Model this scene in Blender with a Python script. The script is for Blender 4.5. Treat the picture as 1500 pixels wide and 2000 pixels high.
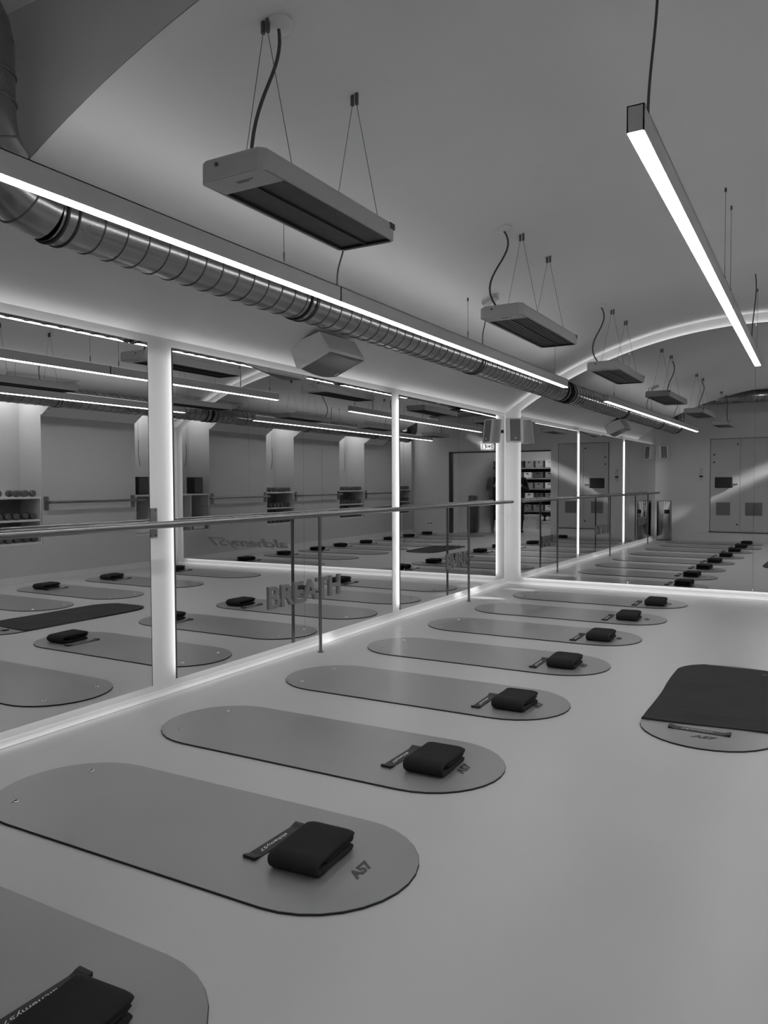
import bpy, bmesh, math, random
from mathutils import Vector, Matrix, noise
random.seed(7)
for o in list(bpy.data.objects): bpy.data.objects.remove(o)
scene = bpy.context.scene
COL = scene.collection

# ------------------------------------------------------------------ camera
FPX, YAW, PIT, ROLL, CAMZ = 1497.95, 0.5153, 0.0372, -0.0045, 1.30
fw = Vector((-math.sin(YAW)*math.cos(PIT), math.cos(YAW)*math.cos(PIT), -math.sin(PIT)))
rt = Vector((math.cos(YAW), math.sin(YAW), 0)); up0 = rt.cross(fw)
RT = rt*math.cos(ROLL) + up0*math.sin(ROLL); UP = RT.cross(fw)
cd = bpy.data.cameras.new('camera'); cam = bpy.data.objects.new('camera', cd); COL.objects.link(cam)
cd.sensor_fit = 'HORIZONTAL'; cd.sensor_width = 36; cd.lens = 36*FPX/1500; cd.clip_start = .05; cd.clip_end = 100
cam.matrix_world = Matrix(((RT.x, UP.x, -fw.x, 0), (RT.y, UP.y, -fw.y, 0), (RT.z, UP.z, -fw.z, CAMZ), (0, 0, 0, 1)))
scene.camera = cam
# ------------------------------------------------------------------ world, light levels, exposure
world = bpy.data.worlds.new('world'); scene.world = world; world.use_nodes = True
world.node_tree.nodes['Background'].inputs[0].default_value = (.5, .5, .5, 1)
world.node_tree.nodes['Background'].inputs[1].default_value = .05
vs = scene.view_settings
vs.view_transform = 'Standard'; vs.look = 'None'; vs.gamma = 1; vs.use_curve_mapping = False; vs.exposure = 0
STRIP_L = 22.5      # pendant light bars
HALO_L = 2.7        # LED strips behind the mirrors
SKY_L = 8.0         # daylight panes at the top of the niches
HALL_L = 40.0  # bay downlight and the added hall ceiling panel
UP_L = 3.4          # indirect light from the top of the light bars
HALO_FAR = 3.5      # LED strip behind the arched mirror

# ------------------------------------------------------------------ measures
W0, STAND = 3.4592, .051      # plane of the left mirrors x = -W0, their stand-off from the wall
W = W0+STAND                  # left wall plane x = -W
L, DEL = 9.3412, -0.0137      # plane of the far mirror passes through (-W0, L), turned by DEL
XC, RC = -0.6, 4.97; ZC = 3.14-RC   # barrel vault
XR = XC+(XC+W0)               # right wall plane
YV = 2.05                     # vault's near end
YB = .25                      # back wall plane
ZH = 3.235                    # ceiling of the bay by the back wall
ZS = ZC+math.sqrt(RC**2-(XR-XC)**2)  # vault springing
def vz(x, r=RC): return ZC+math.sqrt(max(0, r*r-(x-XC)**2))
def vx(z, r=RC): return XC+math.sqrt(max(0, r*r-(z-ZC)**2))
FT = Vector((math.cos(DEL), math.sin(DEL), 0)); FN = Vector((-math.sin(DEL), math.cos(DEL), 0)); FO = Vector((-W0, L, 0))+FN*STAND
def far(x, z, off=0): return FO+FT*(x+W0)-FN*off+Vector((0, 0, z))

# ------------------------------------------------------------------ materials
MATS = {}
def mat(name, g, rough=.6, metal=0, emit=0, bump=0, bscale=60, var=0, vscale=4, spec=.5, coat=0):
    m = bpy.data.materials.new(name); m.use_nodes = True; nt = m.node_tree; b = nt.nodes['Principled BSDF']
    b.inputs['Base Color'].default_value = (g, g, g, 1); b.inputs['Roughness'].default_value = rough
    b.inputs['Metallic'].default_value = metal; b.inputs['Specular IOR Level'].default_value = spec
    if coat: b.inputs['Coat Weight'].default_value = coat; b.inputs['Coat Roughness'].default_value = .12
    if emit:
        b.inputs['Emission Color'].default_value = (1, 1, 1, 1); b.inputs['Emission Strength'].default_value = emit
    if bump or var:
        tc = nt.nodes.new('ShaderNodeTexCoord')
    if var:
        n = nt.nodes.new('ShaderNodeTexNoise'); n.inputs['Scale'].default_value = vscale; n.inputs['Detail'].default_value = 5
        r = nt.nodes.new('ShaderNodeMapRange'); r.inputs[1].default_value = .3; r.inputs[2].default_value = .7
        r.inputs[3].default_value = g*(1-var); r.inputs[4].default_value = g*(1+var)
        nt.links.new(tc.outputs['Object'], n.inputs['Vector']); nt.links.new(n.outputs['Fac'], r.inputs[0]); nt.links.new(r.outputs[0], b.inputs['Base Color'])
        r2 = nt.nodes.new('ShaderNodeMapRange'); r2.inputs[1].default_value = .3; r2.inputs[2].default_value = .7
        r2.inputs[3].default_value = rough*.9; r2.inputs[4].default_value = min(1, rough*1.1)
        nt.links.new(n.outputs['Fac'], r2.inputs[0]); nt.links.new(r2.outputs[0], b.inputs['Roughness'])
    if bump:
        n = nt.nodes.new('ShaderNodeTexNoise'); n.inputs['Scale'].default_value = bscale; n.inputs['Detail'].default_value = 4
        p = nt.nodes.new('ShaderNodeBump'); p.inputs['Strength'].default_value = bump; p.inputs['Distance'].default_value = .002
        nt.links.new(tc.outputs['Object'], n.inputs['Vector']); nt.links.new(n.outputs['Fac'], p.inputs['Height']); nt.links.new(p.outputs[0], b.inputs['Normal'])
    MATS[name] = m; return m
mat('floor', .47, .36, var=.03, vscale=1.3, spec=.5)
mat('wall', .74, .75, bump=.12, bscale=90, var=.015, vscale=2)
mat('vault', .76, .8, bump=.12, bscale=70, var=.02, vscale=1.5)
mat('backwall', .62, .7, bump=.1, var=.015)
mat('pier', .5, .75, bump=.12, bscale=90, var=.015, vscale=2)
mat('cove', .66, .5, var=.02, vscale=6)
mat('mirror', .72, .0, 1, var=0)
mat('edge', .06, .3)
mat('led', .9, .5, emit=HALO_L); mat('led_far', .9, .5, emit=HALO_FAR); mat('uplight', .9, .5, emit=UP_L); mat('uplight_mid', .9, .5, emit=UP_L*.35)
mat('strip', .9, .5, emit=STRIP_L)
mat('sky', .9, .5, emit=SKY_L)
mat('lamp', .9, .5, emit=HALL_L)
mat('sign_white', .8, .5, emit=1.1)
mat('sign_dark', .15, .5)
mat('alu', .60, .45, .0, var=.03, vscale=8)
mat('steel', .26, .26, 1)
mat('steel_soft', .26, .42, 1, var=.04, vscale=9)
mat('duct', .32, .26, 1, var=.015, vscale=3)
mat('seam', .13, .4, .7)
mat('rubber', .015, .5)
mat('heater', .46, .5, var=.02, vscale=9)
mat('heat_panel', .07, .5, .3, var=.05, vscale=14)
mat('heat_fin', .12, .4, .6)
mat('cord', .07, .6)
mat('wire', .10, .5)
mat('speaker', .78, .55, var=.03, vscale=12)
mat('grille', .2, .7, bump=.5, bscale=900)
mat('mat_top', .235, .30, var=.06, vscale=2.2, bump=.06, bscale=300, spec=.55)
mat('mat_edge', .012, .7)
mat('mat_print', .03, .5)
mat('eyelet', .62, .25, 1)
mat('hole', .01, .8)
mat('towel', .027, .95, bump=.8, bscale=420, var=.15, vscale=9, spec=.15)
mat('band', .018, .6, bump=.2, bscale=500)
mat('print', .75, .6)
mat('cloth', .03, .85, bump=.35, bscale=500, var=.1, vscale=3, spec=.25)
mat('letter', .25, .35, .3)
mat('dumbbell', .09, .5, var=.1, vscale=30)
mat('shelf', .6, .55, var=.02)
mat('cabinet', .48, .5, var=.02, vscale=3)
mat('gap', .10, .7)
mat('vent', .12, .6)
mat('black', .012, .3)
mat('white', .75, .5)
mat('box_mid', .22, .6, var=.08, vscale=12)
mat('box_dark', .06, .6, var=.08, vscale=12)
mat('box_light', .62, .6, var=.05, vscale=12)
mat('ball', .8, .35)
mat('door', .40, .28, .55, var=.04, vscale=2)
mat('frosted', .95, .24); MATS['frosted'].node_tree.nodes['Principled BSDF'].inputs['Transmission Weight'].default_value = 1.0
mat('door_dark', .03, .4)
mat('bin', .38, .16, 1, var=.04, vscale=5)
mat('bin_dark', .06, .4, var=.1)
mat('skin', .42, .5, var=.05, vscale=20)
mat('hair', .02, .5, bump=.5, bscale=200)
mat('coat', .02, .85, bump=.3, bscale=200, var=.1)
mat('shoe', .03, .4)
M = MATS

# ------------------------------------------------------------------ mesh helpers
class MB:
    def __init__(s): s.v = []; s.f = []; s.sm = []; s.mi = []; s.cm = 0
    def add(s, vs, fs, smooth=False):
        o = len(s.v); s.v += [Vector(v) for v in vs]
        for f in fs: s.f.append([o+i for i in f]); s.sm.append(smooth); s.mi.append(s.cm)
        return s
    def box(s, a, b, mtx=None):
        x0, y0, z0 = a; x1, y1, z1 = b
        vs = [Vector(p) for p in ((x0,y0,z0),(x1,y0,z0),(x1,y1,z0),(x0,y1,z0),(x0,y0,z1),(x1,y0,z1),(x1,y1,z1),(x0,y1,z1))]
        if mtx: vs = [mtx @ v for v in vs]
        return s.add(vs, [(0,3,2,1),(4,5,6,7),(0,1,5,4),(1,2,6,5),(2,3,7,6),(3,0,4,7)])
    def cyl(s, a, b, r, r2=None, n=16, caps=True, smooth=True):
        a = Vector(a); b = Vector(b); r2 = r if r2 is None else r2
        d = (b-a).normalized(); t = Vector((0,0,1)) if abs(d.z) < .9 else Vector((1,0,0))
        u = d.cross(t).normalized(); w = d.cross(u)
        vs = []
        for k in range(n):
            c = math.cos(2*math.pi*k/n); q = math.sin(2*math.pi*k/n); e = u*c+w*q
            vs += [a+e*r, b+e*r2]
        fs = [(2*k, 2*k+1, (2*k+3) % (2*n), (2*k+2) % (2*n)) for k in range(n)]
        s.add(vs, fs, smooth)
        if caps:
            s.add([vs[2*k] for k in range(n)], [tuple(range(n))]); s.add([vs[2*k+1] for k in range(n)], [tuple(range(n-1,-1,-1))])
        return s
    def tube(s, pts, r, n=10, caps=True):
        pts = [Vector(p) for p in pts]; rs = r if isinstance(r, (list, tuple)) else [r]*len(pts)
        rings = []; prev = None
        for i, p in enumerate(pts):
            d = (pts[min(i+1, len(pts)-1)]-pts[max(i-1, 0)]).normalized()
            if prev is None:
                t = Vector((0,0,1)) if abs(d.z) < .9 else Vector((1,0,0)); u = d.cross(t).normalized()
            else: u = (prev-d*prev.dot(d)).normalized()
            prev = u; w = d.cross(u)
            rings.append([p+(u*math.cos(2*math.pi*k/n)+w*math.sin(2*math.pi*k/n))*rs[i] for k in range(n)])
        vs = [v for g in rings for v in g]; fs = []
        for i in range(len(rings)-1):
            for k in range(n): fs.append((i*n+k, i*n+(k+1) % n, (i+1)*n+(k+1) % n, (i+1)*n+k))
        s.add(vs, fs, True)
        if caps: s.add(rings[0], [tuple(range(n-1,-1,-1))]); s.add(rings[-1], [tuple(range(n))])
        return s
    def prism(s, poly, fn0, fn1, smooth_side=False):
        n = len(poly); a = [Vector(fn0(*p)) for p in poly]; b = [Vector(fn1(*p)) for p in poly]
        s.add(a, [tuple(range(n-1,-1,-1))]); s.add(b, [tuple(range(n))])
        s.add(a+b, [(k, (k+1) % n, n+(k+1) % n, n+k) for k in range(n)], smooth_side)
        return s
    def rings(s, prof, c=(0,0,0), n=24):           # lathe about z
        vs = []; fs = []; c = Vector(c)
        for r, z in prof:
            for k in range(n): a = 2*math.pi*k/n; vs.append(c+Vector((r*math.cos(a), r*math.sin(a), z)))
        for i in range(len(prof)-1):
            for k in range(n): fs.append((i*n+k, i*n+(k+1) % n, (i+1)*n+(k+1) % n, (i+1)*n+k))
        return s.add(vs, fs, True)
    def sphere(s, c, r, n=12, sc=(1,1,1)):
        c = Vector(c); vs = []; fs = []; m = n//2+1
        for i in range(m+1):
            th = math.pi*i/m
            for k in range(n):
                a = 2*math.pi*k/n; vs.append(c+Vector((r*sc[0]*math.sin(th)*math.cos(a), r*sc[1]*math.sin(th)*math.sin(a), r*sc[2]*math.cos(th))))
        for i in range(m):
            for k in range(n): fs.append((i*n+k, (i+1)*n+k, (i+1)*n+(k+1) % n, i*n+(k+1) % n))
        return s.add(vs, fs, True)
    def rbox(s, size, r, c=(0,0,0), seg=5, mtx=None, fn=None):   # rounded block, optional displacement
        bm = bmesh.new(); bmesh.ops.create_cube(bm, size=2)
        bmesh.ops.subdivide_edges(bm, edges=bm.edges[:], cuts=seg, use_grid_fill=True)
        h = Vector(size)/2
        for v in bm.verts:
            p = Vector((math.copysign(abs(v.co.x)**.75, v.co.x)*h.x, math.copysign(abs(v.co.y)**.75, v.co.y)*h.y, v.co.z*h.z))
            q = Vector((max(-h.x+r, min(h.x-r, p.x)), max(-h.y+r, min(h.y-r, p.y)), max(-h.z+r, min(h.z-r, p.z))))
            d = p-q
            p = q+d.normalized()*r if d.length > 1e-6 else p
            if fn: p = fn(p)
            p = p+Vector(c)
            v.co = mtx @ p if mtx else p
        bm.verts.index_update()
        s.add([v.co.copy() for v in bm.verts], [[v.index for v in f.verts] for f in bm.faces], True); bm.free(); return s
    def build(s, name, m, parent=None, org=None):
        if parent is not None and org is None:
            root = parent
            while root.parent is not None: root = root.parent
            org = root.get('_o', None); org = Vector(org) if org is not None else None
        me = bpy.data.meshes.new(name); vs = s.v if org is None else [v-Vector(org) for v in s.v]
        me.from_pydata([tuple(v) for v in vs], [], s.f)
        me.polygons.foreach_set('use_smooth', s.sm)
        for k in (m if isinstance(m, (list, tuple)) else [m]): me.materials.append(M[k])
        me.polygons.foreach_set('material_index', s.mi)
        bm = bmesh.new(); bm.from_mesh(me); bmesh.ops.remove_doubles(bm, verts=bm.verts, dist=1e-6) if False else None
        bmesh.ops.recalc_face_normals(bm, faces=bm.faces); bm.to_mesh(me); bm.free(); me.update()
        return link(name, me, parent)
def link(name, me, parent=None):
    o = bpy.data.objects.new(name, me); COL.objects.link(o); o.parent = parent; return o
def thing(name, label, cat, loc=(0,0,0), rz=0, group=None):
    o = bpy.data.objects.new(name, None); COL.objects.link(o); o.location = loc; o.rotation_euler = (0,0,rz); o.empty_display_size = .1
    o['_o'] = tuple(loc); tag(o, label, cat, group); return o
def tag(o, label, cat, group=None):
    o['label'] = label; o['category'] = cat
    if group: o['group'] = group
    return o
def struct(o): o['kind'] = 'structure'; return o
def dup(o, loc, rz=None, label=None, group=None, parent=None):
    c = o.copy(); COL.objects.link(c); c.parent = parent
    if parent is None:
        c.location = loc
        if rz is not None: c.rotation_euler = (c.rotation_euler[0], c.rotation_euler[1], rz)
    if label: c['label'] = label
    if group: c['group'] = group
    for ch in list(o.children): dup(ch, None, parent=c)
    return c
def arc(a0, a1, n): return [a0+(a1-a0)*i/n for i in range(n+1)]
def text_mesh(txt, size, depth, shear=0, spacing=1.0, bold=0):
    cu = bpy.data.curves.new('lettering', 'FONT'); cu.body = txt; cu.size = size; cu.extrude = depth/2; cu.shear = shear; cu.space_character = spacing
    cu.resolution_u = 3; cu.offset = bold
    o = bpy.data.objects.new('lettering', cu); COL.objects.link(o)
    bpy.context.view_layer.update()
    me = bpy.data.meshes.new_from_object(o.evaluated_get(bpy.context.evaluated_depsgraph_get()))
    bpy.data.objects.remove(o); return me
def bezier(p0, p1, p2, p3, n=14):
    p0, p1, p2, p3 = map(Vector, (p0, p1, p2, p3)); out = []
    for i in range(n+1):
        t = i/n; u = 1-t; out.append(p0*u**3+p1*3*u*u*t+p2*3*u*t*t+p3*t**3)
    return out

# ------------------------------------------------------------------ structure
struct(MB().box((-W-.3, -3.2, -.1), (XR+.9, L+.35, 0)).build('floor', 'floor'))
# left wall: under the vault to the springing line, higher in the back bay
m = MB()
m.box((-W-.15, YV, 0), (-W, L+.3, ZS-.025)); m.box((-W-.15, YB-.2, 0), (-W, YV, ZH))
struct(m.build('wall_left', 'wall'))
# far wall (turned a little), closed under the arch
pts = [(-W-.1, -.02), (XR+.4, -.02), (XR+.4, 2.2)] + [(XC+(RC+.05)*math.sin(a), ZC+(RC+.05)*math.cos(a)) for a in arc(.62, -.61, 40)] + [(-W-.1, 2.2)]
struct(MB().prism(pts, lambda x, z: far(x, z, 0), lambda x, z: far(x, z, -.15)).build('wall_far', 'wall'))
# right wall with deep window niches
NICHES = [(8.42, 9.12), (5.86, 6.78), (2.95, 4.08), (.40, 1.10)]
NZ0, NZ1, ND = .50, 2.655, .46
m = MB()
m.box((XR, YB-.2, 0), (XR+ND+.1, L+.2, NZ0))
edges = [YB-.2]+[e for n in sorted(NICHES) for e in n]+[L+.2]
piers = list(zip(edges[0::2], edges[1::2]))
for a, b in piers:
    top = ZS+.02 if a > YV else ZH
    if a < YV < b:
        m.box((XR, a, NZ0), (XR+ND+.1, YV, ZH)); m.box((XR, YV, NZ0), (XR+ND+.1, b, ZS+.02))
    else: m.box((XR, a, NZ0), (XR+ND+.1, b, top))
for a, b in NICHES:
    m.box((XR+ND, a-.02, NZ0), (XR+ND+.1, b+.02, NZ1+.1))
    if a > YV:      # cheeks of the niche that rise through the vault
        prof = [(XR+ND+.1, ZS+.02), (XR+ND+.1, NZ1)]+[(vx(z), z) for z in arc(NZ1, ZS+.02, 8)]
        for y0, y1 in ((a-.05, a), (b, b+.05)):
            m.prism(prof, lambda x, z, y0=y0: (x, y0, z), lambda x, z, y1=y1: (x, y1, z))
        m.box((vx(NZ1)-.02, a-.05, NZ1), (XR+ND+.1, b+.05, NZ1+.04))
    else: m.box((XR, a, NZ1), (XR+ND+.1, b, ZH))
struct(m.build('wall_right', 'pier'))
# vault with slots for the niches
m = MB()
a_s = math.asin((XR-XC)/RC); a_n = math.asin((vx(NZ1)-XC)/RC)
angs = arc(-a_s-.018, a_n, 48)+arc(a_n, a_s+.012, 8)[1:]
ys = sorted({YV, L+.25}|{e for n in NICHES for e in n if e > YV})
for y0, y1 in zip(ys, ys[1:]):
    nich = any(abs(y0-a) < 1e-6 and abs(y1-b) < 1e-6 for a, b in NICHES)
    aa = [a for a in angs if not nich or a <= a_n+1e-6]
    n = len(aa)
    v = [(XC+RC*math.sin(a), y, ZC+RC*math.cos(a)) for y in (y0, y1) for a in aa]
    m.add(v, [(k, k+1, n+k+1, n+k) for k in range(n-1)], True)
o = struct(m.build('ceiling', 'vault'))
bm = bmesh.new(); bm.from_mesh(o.data); bmesh.ops.remove_doubles(bm, verts=bm.verts, dist=1e-4)
bmesh.ops.solidify(bm, geom=bm.faces[:], thickness=0) if False else None
bm.to_mesh(o.data); bm.free()
# end face above the vault, and the higher ceiling of the back bay
pts = [(-W-.1, ZH+.02), (-W-.1, ZS)]+[(XC+(RC+.004)*math.sin(a), ZC+(RC+.004)*math.cos(a)) for a in arc(-a_s-.02, a_s, 80)]+[(XR+.1, ZS), (XR+.1, ZH+.02)]
struct(MB().prism(pts, lambda x, z: (x, YV, z), lambda x, z: (x, YV+.08, z)).build('wall_arch', 'backwall'))
struct(MB().box((-W-.15, YB-.2, ZH), (XR+.6, YV+.1, ZH+.1)).build('ceiling', 'backwall'))
# back wall with the wide doorway the picture is taken from
OX0, OX1, OZ = -.92, 1.235, 2.11
m = MB()
m.box((-W-.15, YB-.15, 0), (OX0, YB, ZH)); m.box((OX1, YB-.15, 0), (XR+.6, YB, ZH)); m.box((OX0, YB-.15, OZ), (OX1, YB, ZH))
struct(m.build('wall_back', 'backwall'))
m = MB()
m.box((-1.9, -3.1, 0), (2.4, -3.0, 2.6)); m.box((-2.0, -3.1, 0), (-1.9, YB-.15, 2.6)); m.box((2.3, -3.1, 0), (2.4, YB-.15, 2.6))
struct(m.build('wall_hall', 'backwall')); struct(MB().box((-2.0, -3.1, 2.6), (2.4, YB-.15, 2.7)).build('ceiling_hall', 'vault'))
# dark frame round the doorway
m = MB(); m.box((OX1-.05, YB-.17, 0), (OX1, YB+.015, OZ)); m.box((OX0, YB-.17, OZ-.03), (OX1, YB+.015, OZ))
struct(m.build('trim_1', 'door_dark'))
# cove skirtings
def cove(name, fn, a, b):
    prof = [(0, 0), (.034, 0), (.034, .004), (.022, .012), (.012, .022), (.004, .036), (0, .036)]
    m = MB(); m.prism(prof, lambda d, z: fn(a, d, z), lambda d, z: fn(b, d, z)); return struct(m.build(name, 'cove'))
cove('baseboard_left', lambda t, d, z: (-W+d, t, z), YB, L+.05)
cove('baseboard_far', lambda t, d, z: far(t, z, d), -W+.01, XR)
struct(MB().box((XR-.012, YB, 0), (XR, L-.1, .085)).build('baseboard_right', 'cove'))
m = MB(); m.box((-W+.03, YB, 0), (OX0, YB+.012, .085)); m.box((OX1, YB, 0), (XR-.02, YB+.012, .085)); struct(m.build('baseboard_back', 'backwall'))
# daylight panes high in the niches
for i, (a, b) in enumerate(NICHES):
    m = MB(); z = NZ1-.004
    w = MB().box((XR-.02, a+.06, z-.010), (XR+ND-.05, b-.06, z-.002)).build('window_%d' % (i+1), 'sky'); struct(w)
    m.box((XR-.04, a+.04, z-.012), (XR-.02, b-.04, z)); m.box((XR+ND-.05, a+.04, z-.012), (XR+ND-.03, b-.04, z))
    m.box((XR-.02, a+.04, z-.012), (XR+ND-.05, a+.06, z)); m.box((XR-.02, b-.06, z-.012), (XR+ND-.05, b-.04, z)); m.build('window_frame', 'white', w)
# added skylight pane, unseen, with a narrow lamp as sunbeam raking the back wall
sk = MB().box((1.85, .31, ZH-.012), (2.2, .46, ZH-.004)).build('window_5', 'sky'); struct(sk)
m = MB(); m.box((1.82, .28, ZH-.02), (2.23, .31, ZH)); m.box((1.82, .46, ZH-.02), (2.23, .49, ZH)); m.box((1.82, .31, ZH-.02), (1.85, .46, ZH)); m.box((2.2, .31, ZH-.02), (2.23, .46, ZH))
m.build('window_frame', 'white', sk)
la = bpy.data.lights.new('sunbeam', 'AREA'); la.shape = 'RECTANGLE'; la.size = .11; la.size_y = .26; la.energy = 5.5; la.spread = math.radians(5)
lo = bpy.data.objects.new('sunbeam', la); COL.objects.link(lo); lo.location = (1.95, .40, ZH-.04)
lo.rotation_euler = (Vector((-1.75, .25, 1.34))-Vector(lo.location)).to_track_quat('-Z', 'Y').to_euler()

# narrow area lamps added in the niches, standing in for slivers of sun
def sliver(src, dst, sx, sy, e):
    l = bpy.data.lights.new('sun_sliver', 'AREA'); l.shape = 'RECTANGLE'; l.size = sx; l.size_y = sy; l.energy = e; l.spread = math.radians(1.9)
    q = bpy.data.objects.new('sun_sliver', l); COL.objects.link(q); q.location = src
    q.rotation_euler = (Vector(dst)-Vector(src)).to_track_quat('-Z', 'Y').to_euler()
sliver((XR+.2, 8.78, 2.35), (-3.25, 8.09, 0), .10, .03, .16)
sliver((XR+.2, 8.85, 2.35), (-3.13, 8.93, 0), .10, .03, .09)
sliver((XR+.2, 8.90, 2.30), (-W, 8.33, .06), .22, .05, .07)
sliver((XR+.2, 8.70, 2.30), (-W, 7.88, .06), .18, .05, .06)
sliver((XR+.2, 6.30, 2.30), (-3.46, 5.22, .02), .14, .02, .04)

# ------------------------------------------------------------------ mirrors on the left wall, lit from behind
GAP, MT, MZ0, MZ1 = STAND-.006, .006, .0923, 2.1356
def wall_mirror(y0, y1, seam, label):
    t = thing('wall_mirror', label, 'mirror', (-W, (y0+y1)/2, MZ0), group='mirrors on the long wall')
    for a, b in ((y0, seam-.001), (seam+.001, y1)):
        p = MB().box((-W+GAP, a, MZ0), (-W+GAP+MT, b, MZ1)).build('panel', 'mirror', t)
    m = MB(); i = .048
    m.box((-W+.006, y0+i, MZ0+i), (-W+GAP-.008, y0+i+.004, MZ1-i)); m.box((-W+.006, y1-i-.004, MZ0+i), (-W+GAP-.008, y1-i, MZ1-i))
    m.box((-W+.006, y0+i, MZ0+i), (-W+GAP-.008, y1-i, MZ0+i+.004)); m.box((-W+.006, y0+i, MZ1-i-.004), (-W+GAP-.008, y1-i, MZ1-i))
    m.build('led_strip', 'led', t)
    j = .060; m = MB()
    m.box((-W+.001, y0+j, MZ0+j), (-W+GAP-.001, y0+j+.02, MZ1-j)); m.box((-W+.001, y1-j-.02, MZ0+j), (-W+GAP-.001, y1-j, MZ1-j))
    m.box((-W+.001, y0+j, MZ0+j), (-W+GAP-.001, y1-j, MZ0+j+.02)); m.box((-W+.001, y0+j, MZ1-j-.02), (-W+GAP-.001, y1-j, MZ1-j))
    m.build('back_frame', 'alu', t)
    e = MB(); x = -W+GAP
    for yy in (y0, y1): e.box((x-.004, yy-.0015, MZ0), (x+MT+.001, yy+.0015, MZ1))
    e.box((x-.004, y0, MZ1), (x+MT+.001, y1, MZ1+.002)); e.build('edge_trim', 'edge', t)
wall_mirror(.60, 3.281, 1.9, 'backlit wall mirror nearest the camera, left of the first white pilaster')
wall_mirror(3.484, 6.258, 4.85, 'backlit wall mirror carrying the word BREATH, between the two white pilasters')
wall_mirror(6.417, 9.18, 7.80, 'backlit wall mirror carrying the word BURN, next to the far corner')
# ------------------------------------------------------------------ arched mirror on the far wall
t = thing('arched_mirror', 'large backlit arched mirror filling the far end wall', 'mirror', far(XC, 0, 0))
FX0, FX1, RM = -3.29, 2.10, RC-.115
def fmpoly(x0, x1, inset=0):
    r = RM-inset
    top = [(x, vz(x, r)) for x in arc(x1, x0, 14)]
    return [(x0, MZ0+inset), (x1, MZ0+inset)]+top
for a, b in ((FX0, -1.956), (-1.954, -.615), (-.613, .729), (.731, FX1)):
    MB().prism(fmpoly(a, b), lambda x, z: far(x, z, GAP), lambda x, z: far(x, z, GAP+MT)).build('panel', 'mirror', t)
def band(m, i, th, d0, d1):
    o = fmpoly(FX0+i, FX1-i, i); n = fmpoly(FX0+i+th, FX1-i-th, i+th); k = len(o)
    for s in range(k):
        e = (s+1) % k
        q = [o[s], o[e], n[e], n[s]]
        m.prism(q, lambda x, z: far(x, z, d0), lambda x, z: far(x, z, d1))
m = MB(); band(m, .016, .004, .006, GAP-.008); m.build('led_strip', 'led_far', t)
m = MB(); band(m, .028, .02, .001, GAP-.001); m.build('back_frame', 'alu', t)

# ------------------------------------------------------------------ lettering on the mirrors
def word(txt, label, spanlen, height, place, name='wall_lettering', depth=.012, mt='letter', shear=0, loc=(0,0,0)):
    """each letter a mesh; place(u, v, d) -> world, u along the word, v up, d out of the surface"""
    t = thing(name, label, 'lettering', loc)
    full = text_mesh(txt, 1, .01, shear, bold=.02); xs = [v.co.x for v in full.vertices]; ysv = [v.co.y for v in full.vertices]
    x0, x1, y0, y1 = min(xs), max(xs), min(ysv), max(ysv)
    sx = spanlen/(x1-x0); sy = height/(y1-y0); adv = 0
    for i, ch in enumerate(txt):
        pre = text_mesh(txt[:i+1], 1, .01, shear, bold=.02); one = text_mesh(ch, 1, .01, shear, bold=.02)
        rx = max(v.co.x for v in pre.vertices); ox = rx-max(v.co.x for v in one.vertices)
        m = MB(); vs = [place((v.co.x+ox-x0)*sx, (v.co.y-y0)*sy, (v.co.z/.01+.5)*depth) for v in one.vertices]
        m.add(vs, [list(p.vertices) for p in one.polygons]); m.build('letter', mt, t)
XM = -W+GAP+MT
word('BREATH', 'raised grey word BREATH fixed low on the middle wall mirror', .955, .165, lambda u, v, d: (XM+d, 4.395+u, .388+v), loc=(XM, 4.87, .388))
word('BURN', 'raised grey word BURN fixed low on the wall mirror by the corner', .60, .165, lambda u, v, d: (XM+d, 7.46+u, .37+v), loc=(XM, 7.76, .37))
word('REST', 'raised grey word on the nearest wall mirror, seen only in the far mirror', .64, .165, lambda u, v, d: (XM+d, 1.54+u, .40+v), loc=(XM, 1.86, .40))
word('alchemy57', 'raised grey lettering low on the right half of the arched mirror', 1.57, .17, lambda u, v, d: far(.01+u, .29+v, GAP+MT+d), loc=far(.8, .29, GAP+MT), shear=.25)

# ------------------------------------------------------------------ barres
BX, BZ = -3.33, 1.064
t = thing('ballet_barre', 'long steel ballet barre on posts in front of the wall mirrors', 'barre', (BX, 4.8, 0))
m = MB().cyl((BX, .75, BZ), (BX, 9.14, BZ), .021, n=20); m.build('rail', 'steel', t)
for y in (1.859, 4.875, 7.765):
    p = MB().cyl((BX, y, .004), (BX, y, BZ-.015), .0125, n=14).build('post', 'steel', t)
    MB().cyl((BX, y, 0), (BX, y, .006), .024, n=18).build('foot_plate', 'steel_soft', p)
for y in (3.347, 6.264):
    b = MB().box((-W, y-.036, .978), (-W+.006, y+.036, 1.157)).build('bracket_plate', 'steel_soft', t)
    MB().cyl((-W+.004, y, BZ-.012), (BX, y, BZ-.012), .008, n=10).build('arm', 'steel', b)
    for dy in (-.022, .022):
        for z in (.992, 1.143): MB().cyl((-W+.006, y+dy, z), (-W+.008, y+dy, z), .005, n=8).build('screw', 'black', b)
names = ['nearest the far mirror', 'second from the far mirror', 'third from the far mirror']
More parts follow.
